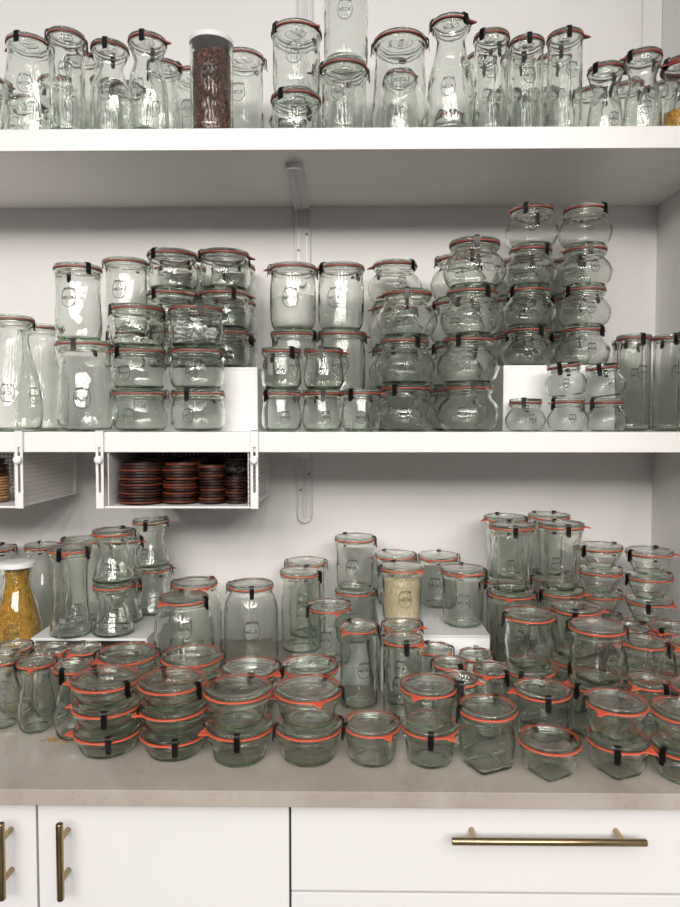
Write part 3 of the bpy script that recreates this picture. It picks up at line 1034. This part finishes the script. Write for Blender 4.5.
lidat('cylMs', 329, 607, RE, 'short cylinder jar at the front of the low riser', [20], [(-60, 120)])
lidat(['cylMs', 'cylMs'], 355, 539, RE, '{k} cylinder jar of the tallest pair in the centre of the worktop', [170, 170], [(80, -140), (70, -150)])
lidat('cylT', 359, 628, Z, 'narrow tall jar in front of the two-high cylinder pair', [-40], [(70, -150)])
lidat('cylT', 403, 640, Z, 'narrow tall jar in front of another, below the rice jar', [45], [(5, -90)])
lidat('cylT', 402, 626, Z, 'narrow tall jar tucked behind its twin below the rice jar', [80], [(-90, 100)])
RICEJ = lidat('cylMs', 402, 568, RF, 'cylinder jar filled with pale rice on the white riser', [45], [(-80, -160)])[0]
lidat('cylMs', 395, 556, RF, 'empty cylinder jar behind the rice jar', [170], [(90, -150)])
lidat('cylMs', 438, 557, RF, 'empty cylinder jar at the back of the riser, beside the rice', [-30], [(170, 80)])
lidat('cylMs', 463, 571, RF, 'empty cylinder jar at the front corner of the riser', [-20], [(80, 175)])
lidat('smallcyl', 435.5, 650, Z, 'small jar before the riser face, behind the narrow bottles', [150], [(-150, 80)])
lidat('smallcyl', 476, 656, Z, 'small jar before the riser face, at its outer corner', [150], [(170, 60)])
lidat('smallcyl', 450, 664, Z, 'small jar in the middle of the cluster before the riser', [150], [(10, -90)])
lidat('smallcyl', 491, 671, Z, 'small jar with a straight body behind the square jar', [-60], [(40, -150)])
lidat('bottleS', 459.5, 681, Z, 'small narrow necked bottle beside the square jar, near the bowls', [120], [(-5, 175)])

lidat(['low'] * 3, 105.5, 680, Z, '{k} low bowl of the three-high stack beside the small bottles', [-75, -85, -80], [(20, -160), (15, -170), (55, -130)], dx=[2.5, 1.5, 0])
lidat(['low'] * 3, 172.4, 682, Z, '{k} low bowl of the second three-high stack along from the bottles', [120, -80, 170], [(15, -170), (150, -60), (-150, 60)], dx=[2, 1, 0])
lidat(['lowT'] * 2, 238, 690, Z, '{k} deeper bowl of the first two-high stack after the low bowls', [-85, 165], [(5, -175), (165, -110)], dx=[1.5, 0])
lidat(['lowT'] * 2, 308.2, 690, Z, '{k} deeper bowl of the second two-high stack after the low bowls', [150, 20], [(-75, 105), (150, 80)], dx=[.5, 0])
lidat(['low'] * 3, 127.5, 655, Z, '{k} low bowl of the stack standing behind the first bowl stack', [60, 80, -50], [(150, -100), (170, -100), (100, -100)])
lidat(['low'] * 3, 192, 657, Z, '{k} low bowl of the stack standing behind the second bowl stack', [60, 80, 150], [(150, -100), (170, -100), (100, -100)])
lidat(['low'] * 2, 250.5, 669, Z, '{k} low bowl behind the first deeper pair', [60, 70], [(150, -100), (100, -100)])
lidat(['low'] * 2, 310, 667, Z, '{k} low bowl behind the second deeper pair', [60, -95], [(150, -100), (130, -60)])
lidat('mini', 371.8, 725, Z, 'single round bowl at the front with its orange tab facing forward', [30], [(-70, 110)])
lidat(['mini'] * 2, 428.3, 687, Z, '{k} round bowl of the front pair beside the single round bowl', [80, -30], [(-5, 175), (100, 70)], dx=[1.5, 0])
lidat('square', 487, 709, Z, 'square based tall jar at the front of the worktop', [150], [(-75, 150)], rot=25)
lidat('squareL', 549.5, 741, Z, 'low square bowl at the front, closest to the worktop edge', [-110], [(110, -170)], rot=29)
lidat('square', 542.5, 691, Z, 'square jar behind the low square bowl, clip facing forward', [-95], [(-5, 170)], rot=25)
lidat(['squareL'] * 2, 616, 703, Z, '{k} square bowl of the front pair near the wall', [65, -45], [(-22, 150), (150, -90)], dx=[2, 0], rot=22)
lidat(['miniL'] * 2, 683.6, 712, Z, '{k} round bowl of the front pair cut by the photo edge', [-15, 150], [(120, -60), (-8, 170)], dx=[0, 0])
lidat(['square'] * 2, 529, 616, Z, '{k} square jar of the pair behind the jar with forward clip', [100, 170], [(150, -30), (-80, 100)], rot=17)
lidat(['square'] * 2, 597, 628, Z, '{k} square jar of the pair standing behind the front square bowls', [-100, 90], [(150, -60), (60, -120)], rot=23)
lidat(['square'] * 2, 576, 609, Z, '{k} square jar of the rear pair between two other square pairs', [-90, 80], [(170, -30), (170, -20)], rot=17)
lidat(['quadT', 'quad'], 512, 527, Z, '{k} square jar of the front tall pair nearer the rice riser', [-20, 120], [(70, -110), (-5, 175)], rot=8)
lidat(['quadT', 'quad'], 561, 526, Z, '{k} square jar of the front tall pair nearer the fluted bowls', [75, 80], [(-70, 100), (0, 180)], rot=8)
lidat(['quadT', 'quad'], 505, 519, Z, '{k} square jar of the rear tall pair nearer the rice riser', [-70, -75], [(100, -70), (-170, 60)], rot=8)
lidat(['quadT', 'quad'], 549, 517, Z, '{k} square jar of the rear tall pair nearer the fluted bowls', [75, 150], [(-70, 100), (150, -150)], rot=8)
lidat(['fluted'] * 5, 600, 548, Z, '{k} fluted bowl of the column beside the tall square pairs', [40, 60, 170, 30, 160], [(100, -80), (100, -80), (100, -80), (100, -80), (-60, 120)])
lidat(['fluted'] * 5, 649, 553, Z, '{k} fluted bowl of the column touching the side wall', [40, 40, 40, 160, 75], [(100, -80), (100, -80), (-25, 150), (100, -80), (-70, 140)])
lidat(['taper'] * 2, 645, 643, Z, '{k} fluted jar of the pair behind the front square bowls', [160, -85], [(100, -80), (40, -120)])
lidat(['taper'] * 2, 694, 645, Z, '{k} fluted jar of the nearer pair against the side wall', [160, -85], [(100, -80), (-40, 140)])
lidat(['taper'] * 2, 629, 629, Z, '{k} fluted jar of the rear pair under the fluted bowls', [160, 85], [(100, -80), (-60, 120)])
lidat(['taper'] * 2, 672, 629, Z, '{k} fluted jar of the rear pair in the wall corner', [160, -85], [(100, -80), (-50, 120)])
lidat('smallcyl', 649, 684, Z, 'small jar standing just behind the front square bowl pair', [-60], [(15, 150)])
lidat('smallcyl', 692, 688, Z, 'small jar beside the side wall, cut by the photo edge', [-70], [(15, 150)])

# ---- turn ring tabs and clips away from the neighbours they would touch
BOX = [(a, b, c, d, e, f) for a, b, c, d, e, f in RIS]


def blocked(x, y, z, R, reach, hw, ang, own):
    for q in ((reach, 0), (reach * .93, hw), (reach * .93, -hw), (R + .001, hw), (R + .001, -hw)):
        px, py = x + q[0] * cos(ang) - q[1] * sin(ang), y + q[0] * sin(ang) + q[1] * cos(ang)
        if py > -.001 or px > XR - .001:
            return True
        for a, b, c, d, e, f in BOX:
            if a - .001 < px < b + .001 and c - .001 < py < d + .001 and e < z < f + .003:
                return True
        for nm, nx, ny, nz, mr, top, rb, rl, hh, lb in PLACED:
            if nm == own or z + .009 < nz or z - .016 > top:
                continue
            zr = nz + hh
            rr = max(rb, rl) if abs(zr - z) < .02 else rb
            if (px - nx) ** 2 + (py - ny) ** 2 < (rr + .0012) ** 2:
                return True
    return False


for x, y, z, R, reach, hw, os_, own in SPIN:
    o = os_[0]
    a0 = o.rotation_euler[2]
    for k in range(0, 37):
        da = radians(5 * ((k + 1) // 2)) * (1 if k % 2 else -1)
        if not blocked(x, y, z, R, reach, hw, a0 + da, own):
            o.rotation_euler[2] = a0 + da
            break

# ---- what the jars hold
STICK = pmat('paper_stick', (.86, .85, .82), .6)


def r_in(key, z):
    I = T[key]['inner']
    if z <= I[0][1]:
        return I[0][0]
    for a, b in zip(I[:-1], I[1:]):
        if a[1] <= z <= b[1]:
            return a[0] + (b[0] - a[0]) * (z - a[1]) / (b[1] - a[1])
    return I[-1][0]


def grain_bean(rng, L, W, Hh, n=8, m=4):
    prof = [(W * sin(pi * i / m), -L * cos(pi * i / m)) for i in range(m + 1)]
    b = MB()
    b.lathe([(max(0, r) if 0 < i < m else 0, z) for i, (r, z) in enumerate(prof)], n)
    return [(x, y * Hh / W, z) for x, y, z in b.v], b.f


def grain_elbow(rng, L, W):
    b = MB()
    b.tube([(W * 1.2 * (1 - cos(a)) - W * .3, 0, L * sin(a)) for a in (-1.0, -.5, 0, .5, 1.0)], W, 6)
    return b.v, b.f


def fill(root, key, z1, name, label, cat, mat, step, grain, inset, lean=0.0, seed=3):
    from mathutils import Euler
    rng = random.Random(seed)
    b = MB()
    z = T[key]['tb'] + max(.0062, inset * 1.9)
    while z < z1:
        R = r_in(key, z) - inset
        n = max(3, int(2 * pi * R / step))
        o = rng.random()
        for i in range(n):
            a = 2 * pi * (i + o + rng.uniform(-.25, .25)) / n
            e = Euler((rng.uniform(-1, 1) * 1.5, rng.uniform(-.12, .12), 0)).to_matrix()
            ez = Euler((0, 0, a)).to_matrix()
            p = Vector((R * cos(a), R * sin(a), z + rng.uniform(-.3, .3) * step))
            vs = [p + ez @ (e @ Vector((q[1], q[0], q[2]))) for q in grain[0]]
            b.add(vs, grain[1])
        z += step * .82
    R = r_in(key, z1) - inset
    rr = R - step
    while rr > 0:
        n = max(1, int(2 * pi * rr / step))
        for i in range(n):
            a = 2 * pi * (i + rng.random() * .5) / n
            e = Euler((rng.uniform(-3, 3), rng.uniform(1.1, 2.0), rng.uniform(-3, 3))).to_matrix()
            p = Vector((rr * cos(a), rr * sin(a), z1 - step * .3 + rng.uniform(-.3, .3) * step))
            b.add([p + e @ Vector(q) for q in grain[0]], grain[1])
        rr -= step
    core = [(0, T[key]['tb'] + inset * .6)] + [(max(.001, r_in(key, T[key]['tb'] + inset + (z1 - T[key]['tb'] - inset) * i / 12) - inset * 1.25), T[key]['tb'] + inset * .6 + (z1 - T[key]['tb'] - inset) * i / 12) for i in range(13)]
    core.append((0, z1 - step * .4))
    b.lathe(core, 24)
    o = obj(name, b.mesh(name, mat, True, 60), None, root.location)
    tag(o, label, cat, kind='stuff')
    return o


RNG = random.Random(5)
fill(BEANJ, 'canister', .147, 'coffee_beans', 'dark roasted coffee beans filling the white lidded jar', 'coffee beans', BEAN, .0068, grain_bean(RNG, .0052, .0034, .0024), .0041)
fill(PASTAJ, 'carafeP', .192, 'pasta', 'small golden curved pasta filling the bottle at the photo edge', 'pasta', PASTA, .0056, grain_elbow(RNG, .0034, .0017), .0033)
fill(RICEJ, 'cylMs', .082, 'rice', 'pale rice filling the jar on the white riser', 'rice', RICE, .0032, grain_bean(RNG, .0030, .0011, .0010, 6, 3), .0019)
fill(CORNJ, 'vaseS', .052, 'golden_grains', 'golden grains in the bottom of the hourglass jar on the upper shelf', 'grains', PASTA, .0056, grain_bean(RNG, .0034, .0028, .0022), .0034)


def sugarfn(b):
    n, k = 40, 16
    tb = T['mold']['tb'] + .0008
    vs, fs = [(0, 0, tb)], []
    for i in range(k):
        for q in range(n):
            a = 2 * pi * q / n
            zt = .066 + .004 * cos(a - .5) + .0022 * sin(3 * a) + .0012 * sin(7 * a + 1)
            z = tb + (zt - tb) * i / (k - 1)
            R = r_in('mold', z) - .0009
            if i == 0:
                R *= .97
            vs.append((R * cos(a), R * sin(a), z))
    for j2 in range(1, 5):
        for q in range(n):
            a = 2 * pi * q / n
            R = (r_in('mold', .066) - .0009) * (1 - j2 / 5)
            vs.append((R * cos(a), R * sin(a), .066 + .004 * cos(a - .5) * (1 - j2 / 5) + .003 * (j2 / 5) + .0018 * sin(3 * a + j2)))
    vs.append((0, 0, .070))
    K = k + 4
    for q in range(n):
        fs.append((0, 1 + (q + 1) % n, 1 + q))
        for i in range(K - 1):
            fs.append((1 + i * n + q, 1 + i * n + (q + 1) % n, 1 + (i + 1) * n + (q + 1) % n, 1 + (i + 1) * n + q))
        fs.append((1 + (K - 1) * n + q, 1 + (K - 1) * n + (q + 1) % n, len(vs) - 1))
    b.add(vs, fs)


tag(one(sugarfn, 'sugar', SUGAR, None, True, 70, SUG.location), 'white sugar half filling the tall mold jar', 'sugar', kind='stuff')

# cotton swabs, one object each
mb = MB()
mb.tube([(0, 0, -.033), (0, 0, .033)], .0012, 8)
for sgn in (-1, 1):
    mb.tube([(0, 0, sgn * .0245), (0, 0, sgn * .0265), (0, 0, sgn * .031), (0, 0, sgn * .0345), (0, 0, sgn * .036)], [.0013, .0024, .0028, .0024, .001], 8)
swm = mb.mesh('cotton_swab', COTTON)
rng = random.Random(11)
for i in range(46):
    o = obj('cotton_swab', swm)
    tag(o, 'white cotton swab lying in the bowl jar on top of its column', 'cotton swab', 'cotton swabs in the bowl jar')
    zz = .0165 + .024 * (i / 45) + rng.uniform(-.001, .001)
    lim = r_in('bowl', max(.010, min(zz, .046))) - .004
    a = rng.uniform(0, 2 * pi)
    tl = rng.uniform(-.2, .2) - .06 * (1 - i / 45) + .12 * (i / 45)
    dirv = Vector((cos(a) * cos(tl), sin(a) * cos(tl), sin(tl)))
    off = rng.uniform(-1, 1) * sqrt(max(0, lim * lim - .0365 ** 2)) * .95
    o.location = SWAB.location + Vector((-sin(a) * off, cos(a) * off, zz))
    o.rotation_mode = 'QUATERNION'
    o.rotation_quaternion = dirv.to_track_quat('Z', 'Y')

CRUMB = pmat('toasted_crumb', (.33, .19, .05), .6, noise=.3, nscale=200)
# spilled crumbs on the worktop
mb = MB()
rng = random.Random(2)
c0 = on_z(58, 741, CT)
for i in range(34):
    g = grain_bean(rng, .0028, .0011, .0009, 6, 3)
    p = Vector((c0.x + rng.gauss(0, .011), c0.y + rng.gauss(0, .004), CT + .0014))
    a = rng.uniform(0, 6.3)
    mb.add([p + Vector((q[2] * cos(a) - q[0] * sin(a), q[2] * sin(a) + q[0] * cos(a), q[1])) for q in g[0]], g[1])
tag(obj('pasta_crumbs', mb.mesh('pasta_crumbs', CRUMB)), 'spilled golden crumbs on the worktop before the small bottles', 'crumbs', kind='stuff')
#JARS-END

# ------------------------------------------------------------------ light
w = bpy.data.worlds.new('world')
SC.world = w
w.use_nodes = True
nt = w.node_tree
bg = nt.nodes['Background']
tc = nt.nodes.new('ShaderNodeTexCoord')
sp = nt.nodes.new('ShaderNodeSeparateXYZ')
rp = nt.nodes.new('ShaderNodeValToRGB')
mr = nt.nodes.new('ShaderNodeMapRange')
mr.inputs['From Min'].default_value = -1
mr.inputs['From Max'].default_value = 1
nt.links.new(tc.outputs['Generated'], sp.inputs[0])
nt.links.new(sp.outputs['Z'], mr.inputs['Value'])
nt.links.new(mr.outputs['Result'], rp.inputs['Fac'])
e = rp.color_ramp.elements
e[0].position, e[0].color = .45, (.03, .03, .03, 1)
e[1].position, e[1].color = .80, (.32, .328, .34, 1)
k = e.new(.52)
k.color = (.08, .082, .086, 1)
nt.links.new(rp.outputs['Color'], bg.inputs['Color'])
bg.inputs['Strength'].default_value = 1.0


def area(name, loc, target, sx, sy, watts, col=(1, .95, .905)):
    l = bpy.data.lights.new(name, 'AREA')
    l.shape = 'RECTANGLE'
    l.size, l.size_y = sx, sy
    l.energy = watts
    l.color = col
    o = bpy.data.objects.new(name, l)
    COL.objects.link(o)
    o.location = loc
    o.rotation_euler = (Vector(target) - Vector(loc)).to_track_quat('-Z', 'Y').to_euler()
    return o


for y, wt in ((-2.3, 2.2), (-3.0, 4.6), (-3.7, 8), (-4.6, 13), (-5.6, 18)):
    for k in range(6):
        x = -1.8 + .68 * k
        area('ceiling_panel', (x, y, 2.72), (x, y + .55, 1.2), .26, .62, wt)

SC.view_settings.view_transform = 'Standard'
SC.view_settings.look = 'None'
SC.view_settings.exposure = 0.27
SC.view_settings.gamma = 1.0
SC.view_settings.use_curve_mapping = False
cy = SC.cycles
cy.max_bounces = 36
cy.transmission_bounces = 36
cy.glossy_bounces = 10
cy.diffuse_bounces = 4
cy.transparent_max_bounces = 24
cy.caustics_refractive = True
cy.caustics_reflective = True
cy.blur_glossy = 0.6
cy.sample_clamp_indirect = 40.0
cy.use_denoising = True
